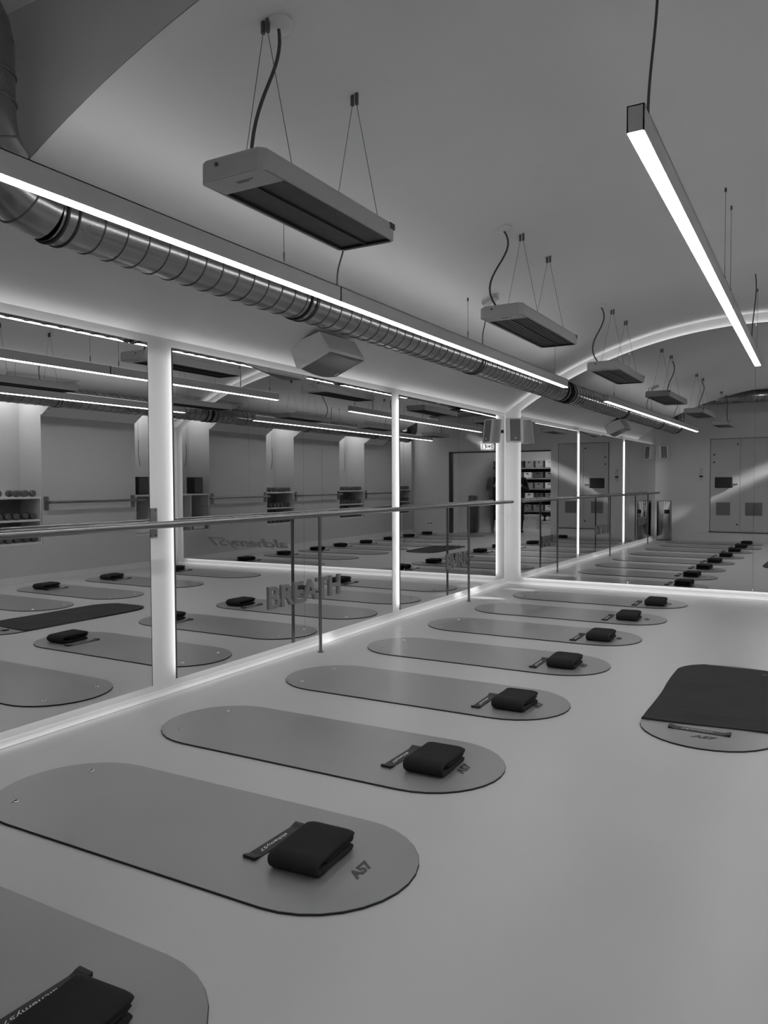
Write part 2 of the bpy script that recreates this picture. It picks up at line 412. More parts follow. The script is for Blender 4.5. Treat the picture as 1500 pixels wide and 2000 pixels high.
for (a, b), nm in zip([(6.80, 8.40), (4.10, 5.84), (1.15, 2.92)], names):
    x = XR-.10
    t = thing('wall_barre', 'short steel barre on the right wall, '+nm+', seen reflected', 'barre', (XR, (a+b)/2, BZ), group='short barres of the right wall')
    MB().cyl((x, a+.02, BZ), (x, b+.12, BZ), .019, n=16).build('rail', 'steel', t)
    for y in (a+.04, b-.04):
        p = MB().box((XR-.008, y-.038, .955), (XR, y+.038, 1.14)).build('bracket_plate', 'steel_soft', t)
        MB().cyl((XR-.006, y, BZ), (x, y, BZ), .010, n=10).build('arm', 'steel', p)

# ------------------------------------------------------------------ spiral ducts
DR = .125
def duct(label, xd, zd=2.418, sgn=1):
    yb = 1.80; rb = .27; zt = 3.10
    t = thing('ventilation_duct', label, 'duct', (xd, 5.6, zd), group='ducts along the vault')
    run = [(xd, L-.03-abs(xd+W)*.0137, zd), (xd, yb+rb, zd)]
    MB().cyl(run[0], run[1], DR, n=40, caps=False).build('pipe', 'duct', t)
    # elbow of four mitred segments, riser, upper elbow
    e = MB(); pts = [Vector((xd, yb+rb-rb*math.sin(a), zd+rb-rb*math.cos(a))) for a in arc(0, math.pi/2, 4)]
    e.tube(pts, DR, n=40, caps=False); [e.sm.__setitem__(k, True) for k in range(len(e.sm))]
    el = e.build('elbow', 'duct', t)
    MB().cyl((xd, yb, zd+rb), (xd, yb, zt-.14), DR, n=40, caps=False).build('riser', 'duct', t)
    YX = .62
    up_ = [(xd, yb, zt-.15)]+[(xd, yb-.15+.15*math.cos(a), zt-.15+.15*math.sin(a)) for a in arc(0, math.pi/2, 4)][1:]
    up_ += [(xd, YX+.25, zt)]+[(xd+sgn*(.2-.2*math.cos(a)), YX+.2-.2*math.sin(a), zt) for a in arc(0, math.pi/2, 4)]+[(xd+sgn*.3, YX, zt)]
    MB().tube(up_, DR, n=40, caps=False).build('upper_elbow', 'duct', t)
    rg = MB().tube([(DR*1.012*math.cos(a), 0, DR*1.012*math.sin(a)) for a in arc(0, 2*math.pi, 40)], .0028, n=5, caps=False)
    rme = rg.build('seam_ring', 'seam', t, org=(0, 0, 0)); first = True
    y = 2.275; n = 0
    while y < 9.2:
        o = rme if first else rme.copy()
        if not first: COL.objects.link(o); o.parent = t
        first = False
        o.location = (0, y-5.6, 0); y += .1225
    for yy in (2.12, 3.82, 6.48, 9.20):
        c = MB()
        c.cyl((xd, yy-.03, zd), (xd, yy+.03, zd), DR+.004, n=40, caps=False)
        cl = c.build('collar', 'duct', t)
        g = MB()
        for q in (-.03, .022 if yy < 9 else .06): g.tube([(xd+(DR+.005)*math.cos(a), yy+q, zd+(DR+.005)*math.sin(a)) for a in arc(0, 2*math.pi, 40)], .006, n=6, caps=False)
        g.build('gasket', 'rubber', cl)
    for zz in (2.74, 2.84):
        MB().tube([(xd+(DR+.002)*math.cos(a), yb+(DR+.002)*math.sin(a), zz) for a in arc(0, 2*math.pi, 32)], .004, n=5, caps=False).build('riser_ring', 'seam', t)
    for k in (1, 2, 3):
        a = math.pi/2*k/4; c0 = Vector((xd, yb+rb-rb*math.sin(a), zd+rb-rb*math.cos(a))); u = Vector((1, 0, 0)); w = Vector((0, math.sin(a), math.cos(a)))
        MB().tube([c0+(u*math.cos(q)+w*math.sin(q))*(DR+.001) for q in arc(0, 2*math.pi, 32)], .0035, n=5, caps=False).build('mitre_ring', 'seam', el)
    return t
XD = -2.75
duct('spiral metal ventilation duct hanging above the wall mirrors on the left', XD, sgn=1)
duct('spiral metal ventilation duct on the right, above the niches, seen reflected', 2*XC-XD, sgn=-1)
t = thing('cross_duct', 'spiral metal duct crossing the room high by the back wall, seen reflected', 'duct', (XC, .62, 3.10))
MB().cyl((XD+.3, .62, 3.10), (2*XC-XD-.3, .62, 3.10), DR, n=36, caps=False).build('pipe', 'duct', t)
rme = None; x = XD+.4
while x < 2*XC-XD-.35:
    if rme is None:
        rme = MB().tube([(0, DR*1.012*math.cos(a), DR*1.012*math.sin(a)) for a in arc(0, 2*math.pi, 36)], .0028, n=5, caps=False).build('seam_ring', 'seam', t, org=(0,0,0)); o = rme
    else: o = rme.copy(); COL.objects.link(o); o.parent = t
    o.location = (x-XC, 0, 0); x += .1225

# ------------------------------------------------------------------ pendant light bars
def light_bar(label, xl, y0, y1, zb, seam, wires, cables, upm='uplight'):
    w, h = .055, .09
    t = thing('pendant_light', label, 'light', (xl, (y0+y1)/2, zb), group='pendant light bars')
    for a, b in ((y0, seam-.002), (seam+.002, y1)):
        hs = MB(); hs.box((xl-w/2, a, zb+.004), (xl-w/2+.004, b, zb+h)); hs.box((xl+w/2-.004, a, zb+.004), (xl+w/2, b, zb+h)); hs.box((xl-w/2, a, zb+h-.004), (xl+w/2, b, zb+h))
        hs.box((xl-w/2, a, zb+.004), (xl+w/2, a+.004, zb+h)); hs.box((xl-w/2, b-.004, zb+.004), (xl+w/2, b, zb+h)); hs.build('housing', 'alu', t)
        MB().box((xl-w/2+.003, a+.001, zb), (xl+w/2-.003, b-.001, zb+.010)).build('diffuser', 'strip', t)
        MB().box((xl-w/2+.005, a+.02, zb+h), (xl+w/2-.005, b-.02, zb+h+.002)).build('upper_diffuser', upm, t)
    for y in wires:
        z1 = vz(xl) if y > YV else ZH
        s = MB().cyl((xl, y, zb+h), (xl, y, z1), .0016, n=6).build('suspension_wire', 'wire', t)
        MB().cyl((xl, y, zb+h+.02), (xl, y, zb+h+.07), .005, n=8).build('wire_grip', 'wire', s); MB().cyl((xl, y, z1-.025), (xl, y, z1), .007, n=8).build('ceiling_anchor', 'wire', s)
    for y, dx in cables:
        z1 = vz(xl+dx)
        pts = bezier((xl, y, zb+h), (xl-.02, y+.02, zb+h+.18), (xl+dx+.03, y-.01, z1-.2), (xl+dx, y, z1))
        MB().tube(pts, .005, n=8).build('power_cord', 'cord', t)
    return t
XLL = -2.46
light_bar('white light bar hanging beside the duct on the left', XLL, 1.30, 8.45, 2.355, 3.80, (3.29, 5.72, 8.05), ((3.80, .05), (6.03, .02)))
light_bar('white light bar hanging along the middle of the vault', -.532, 2.60, 8.36, 2.43, 5.53, (5.3, 5.66, 8.2), ((2.82, .02), (7.6, .02)), 'uplight_mid')
light_bar('white light bar hanging on the right side of the vault, seen reflected', 2*XC-XLL, 1.30, 8.45, 2.355, 3.80, (3.29, 5.72, 8.05), ((3.80, -.05), (6.03, -.02)))
# junction rose with a short white arm by the second heater
t = thing('junction_box', 'small white junction box on the vault beside the second left heater', 'fixture', (-2.33, 5.98, vz(-2.33)))
jm = Matrix.Translation((-2.36, 5.95, vz(-2.36)-.03)) @ Matrix.Rotation(-.45, 4, 'Y')
MB().box((-.06, -.045, -.012), (.06, .045, .014), jm).build('cover', 'heater', t)
MB().box((-.055, -.04, .012), (.055, .04, .03), jm).build('base', 'white', t)

# ------------------------------------------------------------------ infrared heaters
def heater_proto(ln, fin=True):
    t = thing('ceiling_heater', '', 'heater', (0, 0, 0)); t['_o'] = (0, 0, 0)
    hw, h, y0, y1 = .145, .075, -ln/2, ln/2
    def ring(x, ins): c = .022; return [(-x+ins+c, 0), (x-ins-c, 0)]
    # housing: open-bottom tray with chamfered plan corners
    c = .022
    plan = [(-hw+c, y0), (hw-c, y0), (hw, y0+c), (hw, y1-c), (hw-c, y1), (-hw+c, y1), (-hw, y1-c), (-hw, y0+c)]
    inn = [(x*(hw-.008)/hw, y*(y1-.006)/y1) for x, y in plan]
    m = MB(); n = 8
    o0 = [(x, y, .0) for x, y in plan]; o1 = [(x, y, h-.012) for x, y in plan]; o2 = [(x*.94, y*.985, h) for x, y in plan]; i0 = [(x, y, .0) for x, y in inn]; i1 = [(x, y, .05) for x, y in inn]
    vs_ = o0+o1+o2+i0+i1
    fs = []
    for k in range(n):
        e = (k+1) % n
        fs += [(k, e, n+e, n+k), (n+k, n+e, 2*n+e, 2*n+k), (3*n+e, 3*n+k, k, e)[::-1], (3*n+k, 3*n+e, 4*n+e, 4*n+k)[::-1]]
    fs += [tuple(2*n+k for k in range(n)), tuple(4*n+k for k in range(n))]
    m.add(vs_, fs); m.build('housing', 'heater', t)
    MB().box((-hw+.012, y0+.008, -.001), (hw-.012, y0+.13, .006)).build('end_plate', 'heater', t)
    MB().cyl((-.06, y0+.003, .05), (-.06, y0-.004, .05), .007, n=12).build('screw_cap', 'wire', t)
    for a, b in ((-hw+.018, -.004), (.004, hw-.018)):
        p = MB().box((a, y0+.135, .012), (b, y1-.018, .018)).build('heating_panel', 'heat_panel', t)
        f = MB()
        for k in range(1, 5 if fin else 2):
            x = a+(b-a)*k/5 if fin else a+.004; f.box((x-.0015, y0+.135, .008), (x+.0015, y1-.018, .014))
        f.build('fins', 'heat_fin' if fin else 'heat_panel', p)
    MB().box((-.004, y0+.13, .004), (.004, y1-.012, .02)).build('divider', 'black', t)
    g = MB(); g.box((-hw+.008, y0+.13, .002), (-hw+.018, y1-.008, .02)); g.box((hw-.018, y0+.13, .002), (hw-.008, y1-.008, .02)); g.box((-hw+.01, y1-.02, .002), (hw-.01, y1-.008, .02)); g.build('gasket', 'black', t)
    s = MB(); s.box((hw-.006, y1-.05, h-.03), (hw+.002, y1-.01, h-.004)); s.build('clip', 'black', t)
    pr_ = MB()
    pr_.box((-.02, y0+.065, -.0025), (.03, y0+.069, -.001)); pr_.box((-.02, y0+.055, -.0025), (.055, y0+.058, -.001)); pr_.build('maker_print', 'sign_dark', t)
    return t
HZ = 2.368
HX = -1.787; HYS = [(2.55, .93), (5.32, 1.28), (7.96, 1.28)]; HA = [(2.29, 2.91), (5.08, 5.68), (7.73, 8.33)]; HC = [(2.34, .02), (4.87, -.06), (7.44, -.05)]
HLAB = [['silver infrared heater nearest the camera, in the left row under the vault', 'silver infrared heater in the middle of the left row', 'silver infrared heater of the left row nearest the far mirror'],
        ['silver infrared heater nearest the camera in the right row, seen reflected', 'silver infrared heater in the middle of the right row, seen reflected', 'silver infrared heater of the right row nearest the far wall, seen reflected']]
for r, hx in enumerate((HX, 2*XC-HX)):
    for i, (hy, hl) in enumerate(HYS):
        t = heater_proto(hl, i > 0); t['_i'] = i; t['_l'] = hl
        t.location = (hx, hy, HZ); t['label'] = HLAB[r][i]; t['group'] = 'infrared heaters under the vault'; t['_h'] = 1
for o in [o for o in bpy.data.objects if o.get('_h')]:
    hx, hy, hz = o.location
    ii = o['_i']; hl = o['_l']
    for dy in [q-hy for q in HA[ii]]:
        zt = vz(hx)-HZ
        w = MB()
        for sx in (-1, 1): w.cyl((sx*.008, dy, zt-.03), (sx*.115, dy, .08), .0014, n=5)
        ww = w.build('suspension_wire', 'wire', o, org=(0,0,0))
        for sx in (-1, 1): MB().cyl((sx*.011, dy, zt-.045), (sx*.011, dy, zt+.006), .0085, n=8).build('ceiling_anchor', 'wire', ww, org=(0,0,0))
    b = (HC[ii][0]-hy, HC[ii][1])
    zc = vz(hx+b[1])-HZ
    if hy < 3: pts = bezier((.02, -hl/2+.09, .08), (-.0, -hl/2+.13, .35), (.06, b[0], .45), (b[1], b[0], zc))
    else: pts = bezier((-.06, -hl/2+.09, .08), (-.22, -hl/2+.04, .30), (.10, b[0], .42), (b[1], b[0], zc))
    c = MB().tube(pts, .0065, n=8).build('power_cord', 'cord', o, org=(0,0,0))
    MB().rings([(.0, -.02), (.05, -.016), (.055, 0), (.055, .01)], (b[1], b[0], zc), 20).build('ceiling_rose', 'vault', c, org=(0,0,0))
    del o['_h'], o['_i'], o['_l']

# ------------------------------------------------------------------ loudspeakers
t = thing('loudspeaker', 'grey loudspeaker lying sideways under the vault above the middle mirror', 'speaker', (-3.22, 4.85, 2.25))
sec = [(-3.404, 2.318), (-3.13, 2.392), (-3.045, 2.262), (-3.045, 2.240), (-3.30, 2.138), (-3.335, 2.145)]
MB().prism(sec, lambda x, z: (x, 4.6, z), lambda x, z: (x, 5.08, z)).build('cabinet', 'speaker', t)
d = Vector((-.265, 0, -.108)).normalized(); nn = Vector((-d.z, 0, d.x)); nn = nn if nn.z < 0 else -nn
p0 = Vector((-3.045, 0, 2.242))
q = []
for k in range(9):
    y = 4.61+.46*k/8; bl = .028*math.sin(math.pi*k/8)
    a = p0+nn*(.004+bl); b = p0+d*.272+nn*(.004+bl); q += [(a.x, y, a.z), (b.x, y, b.z)]
m = MB(); m.add(q, [(2*k, 2*k+1, 2*k+3, 2*k+2) for k in range(8)], True)
bq = []
for k in range(9):
    y = 4.61+.46*k/8; a = p0-nn*.002; b = p0+d*.272-nn*.002; bq += [(a.x, y, a.z), (b.x, y, b.z)]
o_ = len(m.v); m.add(bq, [(2*k, 2*k+2, 2*k+3, 2*k+1) for k in range(8)])
m.f += [[2*k, 2*k+2, o_+2*k+2, o_+2*k] for k in range(8)]+[[2*k+1, o_+2*k+1, o_+2*k+3, 2*k+3] for k in range(8)]; m.sm += [False]*16; m.mi += [0]*16
m.build('grille', 'grille', t)
MB().box((-.02, -.006, -.003), (.02, .006, .003), Matrix.Translation((-3.25, 5.0, 2.142)) @ Matrix.Rotation(-.38, 4, 'Y')).build('badge', 'speaker', t)
MB().cyl((-3.28, 4.84, 2.33), (-3.30, 4.84, vz(-3.30)), .02, n=12).build('mount', 'black', t)
def corner_speaker(label, ctr, face):
    t = thing('loudspeaker', label, 'speaker', ctr, group='corner loudspeakers')
    f = Vector((face[0], face[1], 0)).normalized(); s = Vector((-f.y, f.x, 0)); c = Vector(ctr); tilt = .12
    def P(u, dd, z): return c+s*u*.88+f*(dd*.88-tilt*z)+Vector((0, 0, z))
    def loft(polys, name, mt, par=t):
        m = MB(); n = len(polys[0]); vs_ = [v for p in polys for v in p]; fs = [tuple(range(n-1, -1, -1)), tuple(range((len(polys)-1)*n, len(polys)*n))]
        for i in range(len(polys)-1): fs += [(i*n+k, i*n+(k+1) % n, (i+1)*n+(k+1) % n, (i+1)*n+k) for k in range(n)]
        m.add(vs_, fs); return m.build(name, mt, par)
    out = [(-.07, -.10), (.07, -.10), (.125, .05), (.115, .075), (.06, .09), (-.06, .09), (-.115, .075), (-.125, .05)]
    cab = loft([[P(u*.93, dd*.96, -.15) for u, dd in out], [P(u, dd, -.142) for u, dd in out], [P(u, dd, .142) for u, dd in out], [P(u*.93, dd*.96, .15) for u, dd in out]], 'cabinet', 'speaker')
    g = [(-.085, .078), (.085, .078), (.06, .096), (-.06, .096)]
    loft([[P(u, dd, -.135) for u, dd in g], [P(u, dd, .135) for u, dd in g]], 'grille', 'grille')
    b0 = P(.0, .096, -.10); MB().box((-.009, -.004, -.009), (.009, .004, .009), Matrix.Translation(b0) @ Matrix.Rotation(math.atan2(f.y, f.x)-math.pi/2, 4, 'Z')).build('badge', 'white', t)
    e = P(0, -.10, 0); MB().cyl(e, e-f*.10, .022, n=12).build('mount', 'black', t)
corner_speaker('grey loudspeaker mounted high in the far left corner', (-3.315, 9.155, 1.955), (.62, -1))
corner_speaker('grey loudspeaker high in the corner above the steel bin, seen reflected', (-3.315, YB+.21, 1.975), (.62, 1))

# ------------------------------------------------------------------ yoga mats, towels, bands
ML, MWD = 1.90, .68
def pill(l, w, n=16):
    r = w/2; h = l/2-r; pts = []
    for a in arc(-math.pi/2, math.pi/2, n): pts.append((h+r*math.cos(a), r*math.sin(a)))
    for a in arc(math.pi/2, 3*math.pi/2, n): pts.append((-h+r*math.cos(a), r*math.sin(a)))
    return pts
def flat_text(txt, length, height, up, right, org, name, mt, parent, shear=0, th=.0006, bold=0):
    me = text_mesh(txt, 1, .01, shear, bold=bold); xs = [v.co.x for v in me.vertices]; yv = [v.co.y for v in me.vertices]
    x0, x1, y0, y1 = min(xs), max(xs), min(yv), max(yv); m = MB(); up = Vector(up); right = Vector(right); org = Vector(org); z = up.cross(right)*-1
    z = Vector((0, 0, 1))
    vs_ = [org+right*((v.co.x-x0)/(x1-x0)-.5)*length+up*((v.co.y-y0)/(y1-y0)-.5)*height+z*((v.co.z/.01+.5)*th) for v in me.vertices]
    m.add(vs_, [list(p.vertices) for p in me.polygons]); return m.build(name, mt, parent, org=(0, 0, 0))
def mat_proto():
    t = thing('yoga_mat', '', 'mat', (0, 0, 0)); t['_o'] = (0, 0, 0)
    P = pill(ML, MWD); n = len(P)
    MB().prism(P, lambda x, y: (x, y, .0), lambda x, y: (x, y, .0042)).build('base_layer', 'mat_edge', t)
    P2 = [(x*.9985, y*.996) for x, y in P]
    MB().prism(P2, lambda x, y: (x, y, .0042), lambda x, y: (x, y, .0056)).build('top_layer', 'mat_top', t)
    for y in (-.19, .19):
        e = MB().rings([(.008, .0056), (.009, .0075), (.013, .0078), (.016, .0062), (.0165, .0050)], (-.76, y, 0), 20).build('eyelet', 'eyelet', t)
        MB().cyl((-.76, y, .0052), (-.76, y, .0060), .0082, n=14).build('eyelet_hole', 'hole', e)
    # printed emblem: dark outlined plate with the figures left open
    lg = flat_text('A57', .125, .046, (-1, 0, 0), (0, 1, 0), (.772, 0, .0058), 'printed_emblem', 'mat_print', t, shear=.35, bold=.05)
    return t
MP = mat_proto(); MP.scale = (1, 1, 1.5)
def slab_fn(seed, amp, droop):
    def fn(p):
        q = Vector((p.x*9+seed, p.y*9, p.z*9)); d = noise.noise(q)*amp+noise.noise(q*2.7)*amp*.4
        return Vector((p.x+d*.8, p.y+noise.noise(q+Vector((5, 0, 0)))*amp*.9, p.z+d*.7-droop*(p.x*p.x/.01+p.y*p.y/.018)*.5*(1 if p.z > 0 else .3)))
    return fn
def towel_proto(seed):
    t = thing('folded_towel', '', 'towel', (0, 0, 0)); t['_o'] = (0, 0, 0)
    def strip(path, half, th, sd, name, amp=.0035, flare=0):
        path = [Vector((0, y, z)) for y, z in path]; m = MB(); nr = 22; vs_ = []
        for i, p in enumerate(path):
            d = (path[min(i+1, len(path)-1)]-path[max(i-1, 0)]).normalized(); nn = Vector((0, -d.z, d.y)); u = i/(len(path)-1)
            tt = th*(.55 if i in (0, len(path)-1) else 1); hw_ = half-(.004 if i in (0, len(path)-1) else 0)
            for k in range(nr):
                a = 2*math.pi*k/nr; cx, sx_ = math.cos(a), math.sin(a)
                x = math.copysign(abs(cx)**.22, cx)*hw_; h = math.copysign(abs(sx_)**.8, sx_)*tt/2
                q = Vector((x*8+sd, p.y*8, p.z*12)); e = noise.noise(q)*amp
                w = p+nn*(h+e)+Vector((x+noise.noise(q+Vector((7, 3, 0)))*amp*1.2, noise.noise(q+Vector((0, 9, 2)))*amp, 0))
                w.z = max(.0003, w.z-.006*abs(x/half)**3*(1 if w.z > .05 else 0)); vs_.append(w)
        n = len(path); fs = []
        for i in range(n-1):
            for k in range(nr): fs.append((i*nr+k, i*nr+(k+1) % nr, (i+1)*nr+(k+1) % nr, (i+1)*nr+k))
        fs += [tuple(range(nr)), tuple(range((n-1)*nr, n*nr))]
        m.add(vs_, fs, True); return m.build(name, 'towel', t)
    r = .0225; zc = .036
    path = [(.125-.225*k/14, .0135) for k in range(15)]+[(-.10-r*math.sin(a), zc-r*math.cos(a)) for a in arc(0, math.pi, 8)][1:-1]+[(-.10+.232*k/14, zc+r) for k in range(15)]
    strip(path, .099, .0255, seed, 'outer_fold')
    strip([(.128-.19*k/10, zc) for k in range(11)], .096, .019, seed+5, 'inner_fold', .003)
    return t
TP = [towel_proto(s) for s in (1.3, 4.1, 8.8)]
def band_proto():
    t = thing('stretch_band', '', 'band', (0, 0, 0)); t['_o'] = (0, 0, 0)
    ln, w = .30, .052
    # flat loop of elastic with rounded, slightly raised ends
    prof = []
    for k in range(25):
        u = -ln/2+ln*k/24; e = max(0, (abs(u)-ln/2+.03)/.03); prof.append((u, .003+.009*math.sin(min(1, e)*math.pi*.5)))
    vs_ = []; fs = []
    for (u, z) in prof: vs_ += [(-w/2, u, z), (w/2, u, z)]
    for (u, z) in prof: vs_ += [(-w/2, u, .0002), (w/2, u, .0002)]
    n = len(prof); o = 2*n
    for k in range(n-1):
        fs += [(2*k, 2*k+1, 2*k+3, 2*k+2), (o+2*k, o+2*k+2, o+2*k+3, o+2*k+1), (2*k, 2*k+2, o+2*k+2, o+2*k), (2*k+1, o+2*k+1, o+2*k+3, 2*k+3)]
    fs += [(0, o, o+1, 1), (2*n-2, 2*n-1, o+2*n-1, o+2*n-2)]
    MB().add(vs_, fs, False).build('loop', 'band', t)
    flat_text('alchemy57', .155, .020, (1, 0, 0), (0, -1, 0), (-.004, -.01, .0032), 'print', 'print', t, shear=.2)
    return t
BP = band_proto()
order = ['first yoga mat of the left row, cut by the lower picture edge', 'second yoga mat of the left row from the camera', 'third yoga mat of the left row from the camera', 'fourth yoga mat of the left row from the camera',
         'fifth yoga mat of the left row from the camera', 'sixth yoga mat of the left row from the camera', 'seventh yoga mat of the left row, last but one before the far mirror', 'eighth yoga mat of the left row, nearest the far mirror']
ordn = ['first', 'second', 'third', 'fourth', 'fifth', 'sixth', 'seventh', 'eighth', 'ninth', 'tenth', 'eleventh']
mats1 = [(-2.15, 1.16, 0), (-2.085, 2.143, .012), (-2.15, 3.147, .01), (-2.17, 4.268, .008), (-2.195, 5.365, .0), (-2.19, 6.445, .0), (-2.16, 7.47, .0), (-2.127, 8.53, .0)]
# towel centre and turn, band centre and turn (room coordinates) for the left row
tow = [(-1.505, 1.135, .05), (-1.50, 2.135, .06), (-1.505, 3.115, .02), (-1.515, 4.205, -.02), (-1.545, 5.315, .02), (-1.545, 6.36, .03), (-1.545, 7.42, .03), (-1.475, 8.43, .02)]
bnd = [(-1.672, 1.185, -.03), (-1.685, 2.175, -.02), (-1.69, 3.145, -.02), (-1.70, 4.20, .02), (-1.72, 5.28, .0), (-1.73, 6.32, .0), (-1.73, 7.38, .0), (-1.665, 8.40, .0)]
used = {'m': False, 'b': False, 't': [False]*3}
def put(proto, key, loc, rz, label, group, ti=None):
    u = used[key] if ti is None else used[key][ti]
    o = dup(proto, loc, rz) if u else proto
    if ti is None: used[key] = True
    else: used[key][ti] = True
    o.location = loc; o.rotation_euler = (0, 0, rz); o['label'] = label; o['group'] = group; return o
for i, (x, y, r) in enumerate(mats1):
    put(MP, 'm', (x, y, 0), r, 'pale grey '+order[i], 'yoga mats of the left row')
    put(TP[i % 3], 't', (tow[i][0], tow[i][1], .0086), tow[i][2], 'black folded towel on the '+ordn[i]+' mat of the left row from the camera', 'folded towels on the left row', i % 3)
    put(BP, 'b', (bnd[i][0], bnd[i][1], .0088), bnd[i][2], 'black stretch band with white print on the '+ordn[i]+' mat of the left row', 'stretch bands on the left row')
for i in range(8):
    x, y = .91+random.uniform(-.03, .03), 1.16+i*1.045+random.uniform(-.03, .03); y = {4: 5.30, 5: 6.25, 6: 7.30, 7: 8.45}.get(i, y); r = random.uniform(-.012, .012)
    put(MP, 'm', (x, y, 0), r, 'pale grey yoga mat of the right row, '+ordn[i]+' from the camera, seen reflected', 'yoga mats of the right row')
    put(TP[i % 3], 't', (x+.58, y-.02, .0086), random.uniform(-.06, .06), 'black folded towel on the '+ordn[i]+' mat of the right row, seen reflected', 'folded towels on the right row', i % 3)
    put(BP, 'b', (x+.40, y-.01, .0088), random.uniform(-.04, .04), 'black stretch band on the '+ordn[i]+' mat of the right row, seen reflected', 'stretch bands on the right row')
# instructor's mat with a dark cloth drawn over it
IX, IY = -.485, 4.905
put(MP, 'm', (IX, IY, 0), -math.pi/2, 'pale grey yoga mat lying lengthwise under the dark cloth', 'yoga mat of the instructor')
put(BP, 'b', (IX-.035, 4.225, .0088), math.pi/2+math.pi-.03, 'black stretch band lying below the edge of the dark cloth', 'stretch band of the instructor')
m = MB(); NU, NV = 56, 80; hw = .335
def cloth_pt(a, b):           # a across -1..1, b along 0..1 (near hem to far end)
    y = 4.325+b*(5.80-4.325); half = hw
    r = .34; yc = 5.86-r
    if y > yc: half = min(hw, math.sqrt(max(.0, r*r-(y-yc)**2))*1.0)
    x = IX+a*half+.004*math.sin(y*7+a)+(-.012 if a < 0 else .0)*b
    z = .0115+.0028*max(0, noise.noise(Vector((x*2.2, y*5, 1))))
    for cx, cy, ang, ln, h, wd in ((-.52, 4.47, .16, .20, .011, .016), (-.42, 4.53, .10, .24, .009, .018), (-.28, 4.40, .03, .12, .008, .014), (-.60, 4.56, .25, .10, .008, .016)):
        dx, dy = x-cx, y-cy; u = dx*math.cos(ang)+dy*math.sin(ang); v = -dx*math.sin(ang)+dy*math.cos(ang)+.02*math.sin(u*9)
        z += h*math.exp(-(v/wd)**2)*max(0, 1-(u/ln)**2)
    y2 = y+.018*a*(1-b)+.012*math.sin(a*2.2)*(1-b)
    if b < .03: z += .006*(1-b/.03)*(.4+.6*abs(a))
    return (x, y2, z)
vs_ = [cloth_pt(-1+2*i/NU, j/NV) for j in range(NV+1) for i in range(NU+1)]
fs = [(j*(NU+1)+i, j*(NU+1)+i+1, (j+1)*(NU+1)+i+1, (j+1)*(NU+1)+i) for j in range(NV) for i in range(NU)]
k0 = len(vs_); low = [(x, y, .0058) for x, y, z in vs_]
per = [i for i in range(NU+1)]+[(j*(NU+1)+NU) for j in range(1, NV+1)]+[NV*(NU+1)+i for i in range(NU-1, -1, -1)]+[j*(NU+1) for j in range(NV-1, 0, -1)]
m.add(vs_, fs, True); base = [(vs_[p][0], vs_[p][1], .0088) for p in per]; n = len(per)
o_ = len(m.v); m.v += [Vector(b) for b in base]
for k in range(n): m.f.append([per[k], per[(k+1) % n], o_+(k+1) % n, o_+k]); m.sm.append(False); m.mi.append(0)
tag(m.build('mat_towel', 'cloth'), 'dark cloth spread over the lengthwise mat at the right edge', 'cloth')

# ------------------------------------------------------------------ niche shelves and dumbbells
def dumbbell_proto():
    t = thing('dumbbell', '', 'dumbbell', (0, 0, 0)); t['_o'] = (0, 0, 0); r = .046
    MB().cyl((-.06, 0, r), (.06, 0, r), .014, n=10).build('handle', 'steel_soft', t)
    for s in (-1, 1):
        m = MB()
        pts = [(s*.045, .036), (s*.055, r), (s*.095, r), (s*.105, .038)]
        vs_ = []; fs = []; n = 10
        for x, rr in pts:
            for k in range(n): a = 2*math.pi*k/n+.3; vs_.append((x, rr*math.cos(a), r+rr*math.sin(a)))
        for i in range(3): fs += [(i*n+k, i*n+(k+1) % n, (i+1)*n+(k+1) % n, (i+1)*n+k) for k in range(n)]
        fs += [tuple(range(n)), tuple(range(3*n, 4*n))]
        m.add(vs_, fs); m.build('head', 'dumbbell', t)
    return t
DP = dumbbell_proto(); dfirst = True
def put_db(loc, rz, label, group):
    global dfirst
    o = DP if dfirst else dup(DP, loc, rz); dfirst = False
    o.location = loc; o.rotation_euler = (0, 0, rz); o['label'] = label; o['group'] = group
NN = {1: 'second niche from the far mirror', 2: 'third niche from the far mirror', 3: 'niche nearest the back wall'}
for k in (1, 2, 3):
    a, b = NICHES[k]; x0, x1 = XR+.012, XR+ND-.005
    t = thing('niche_shelf', 'white shelf unit with dumbbells in the '+NN[k]+', seen reflected', 'shelf', (XR+.2, (a+b)/2, NZ0), group='shelf units in the niches')
    g = .003
    MB().box((x0, a+g, NZ0+.001), (x1, b-g, NZ0+.03)).build('bottom_board', 'shelf', t)
    for z in (.81, 1.115): MB().box((x0, a+g, z), (x1, b-g, z+.026)).build('shelf_board', 'shelf', t)
    for y in (a+g, b-g-.018): MB().box((x0, y, NZ0+.03), (x1, y+.018, 1.115)).build('side_board', 'shelf', t)
    MB().box((x1-.01, a+.02, NZ0+.03), (x1, b-.02, 1.115)).build('back_board', 'box_mid', t)
    for z, nm in ((1.141, 'top board'), (.836, 'middle board'), (NZ0+.03, 'bottom board')):
        nrow = int((b-a-.12)/.108)
        for i in range(nrow):
            y = a+.085+i*(b-a-.17)/(nrow-1)+random.uniform(-.006, .006)
            if z > 1 and i == nrow//2: continue
            put_db((XR+.16, y, z), random.uniform(-.10, .10), 'dark dumbbell, '+ordn[i]+' from the camera end, '+nm+', '+NN[k], 'dumbbells, '+nm+', '+NN[k])
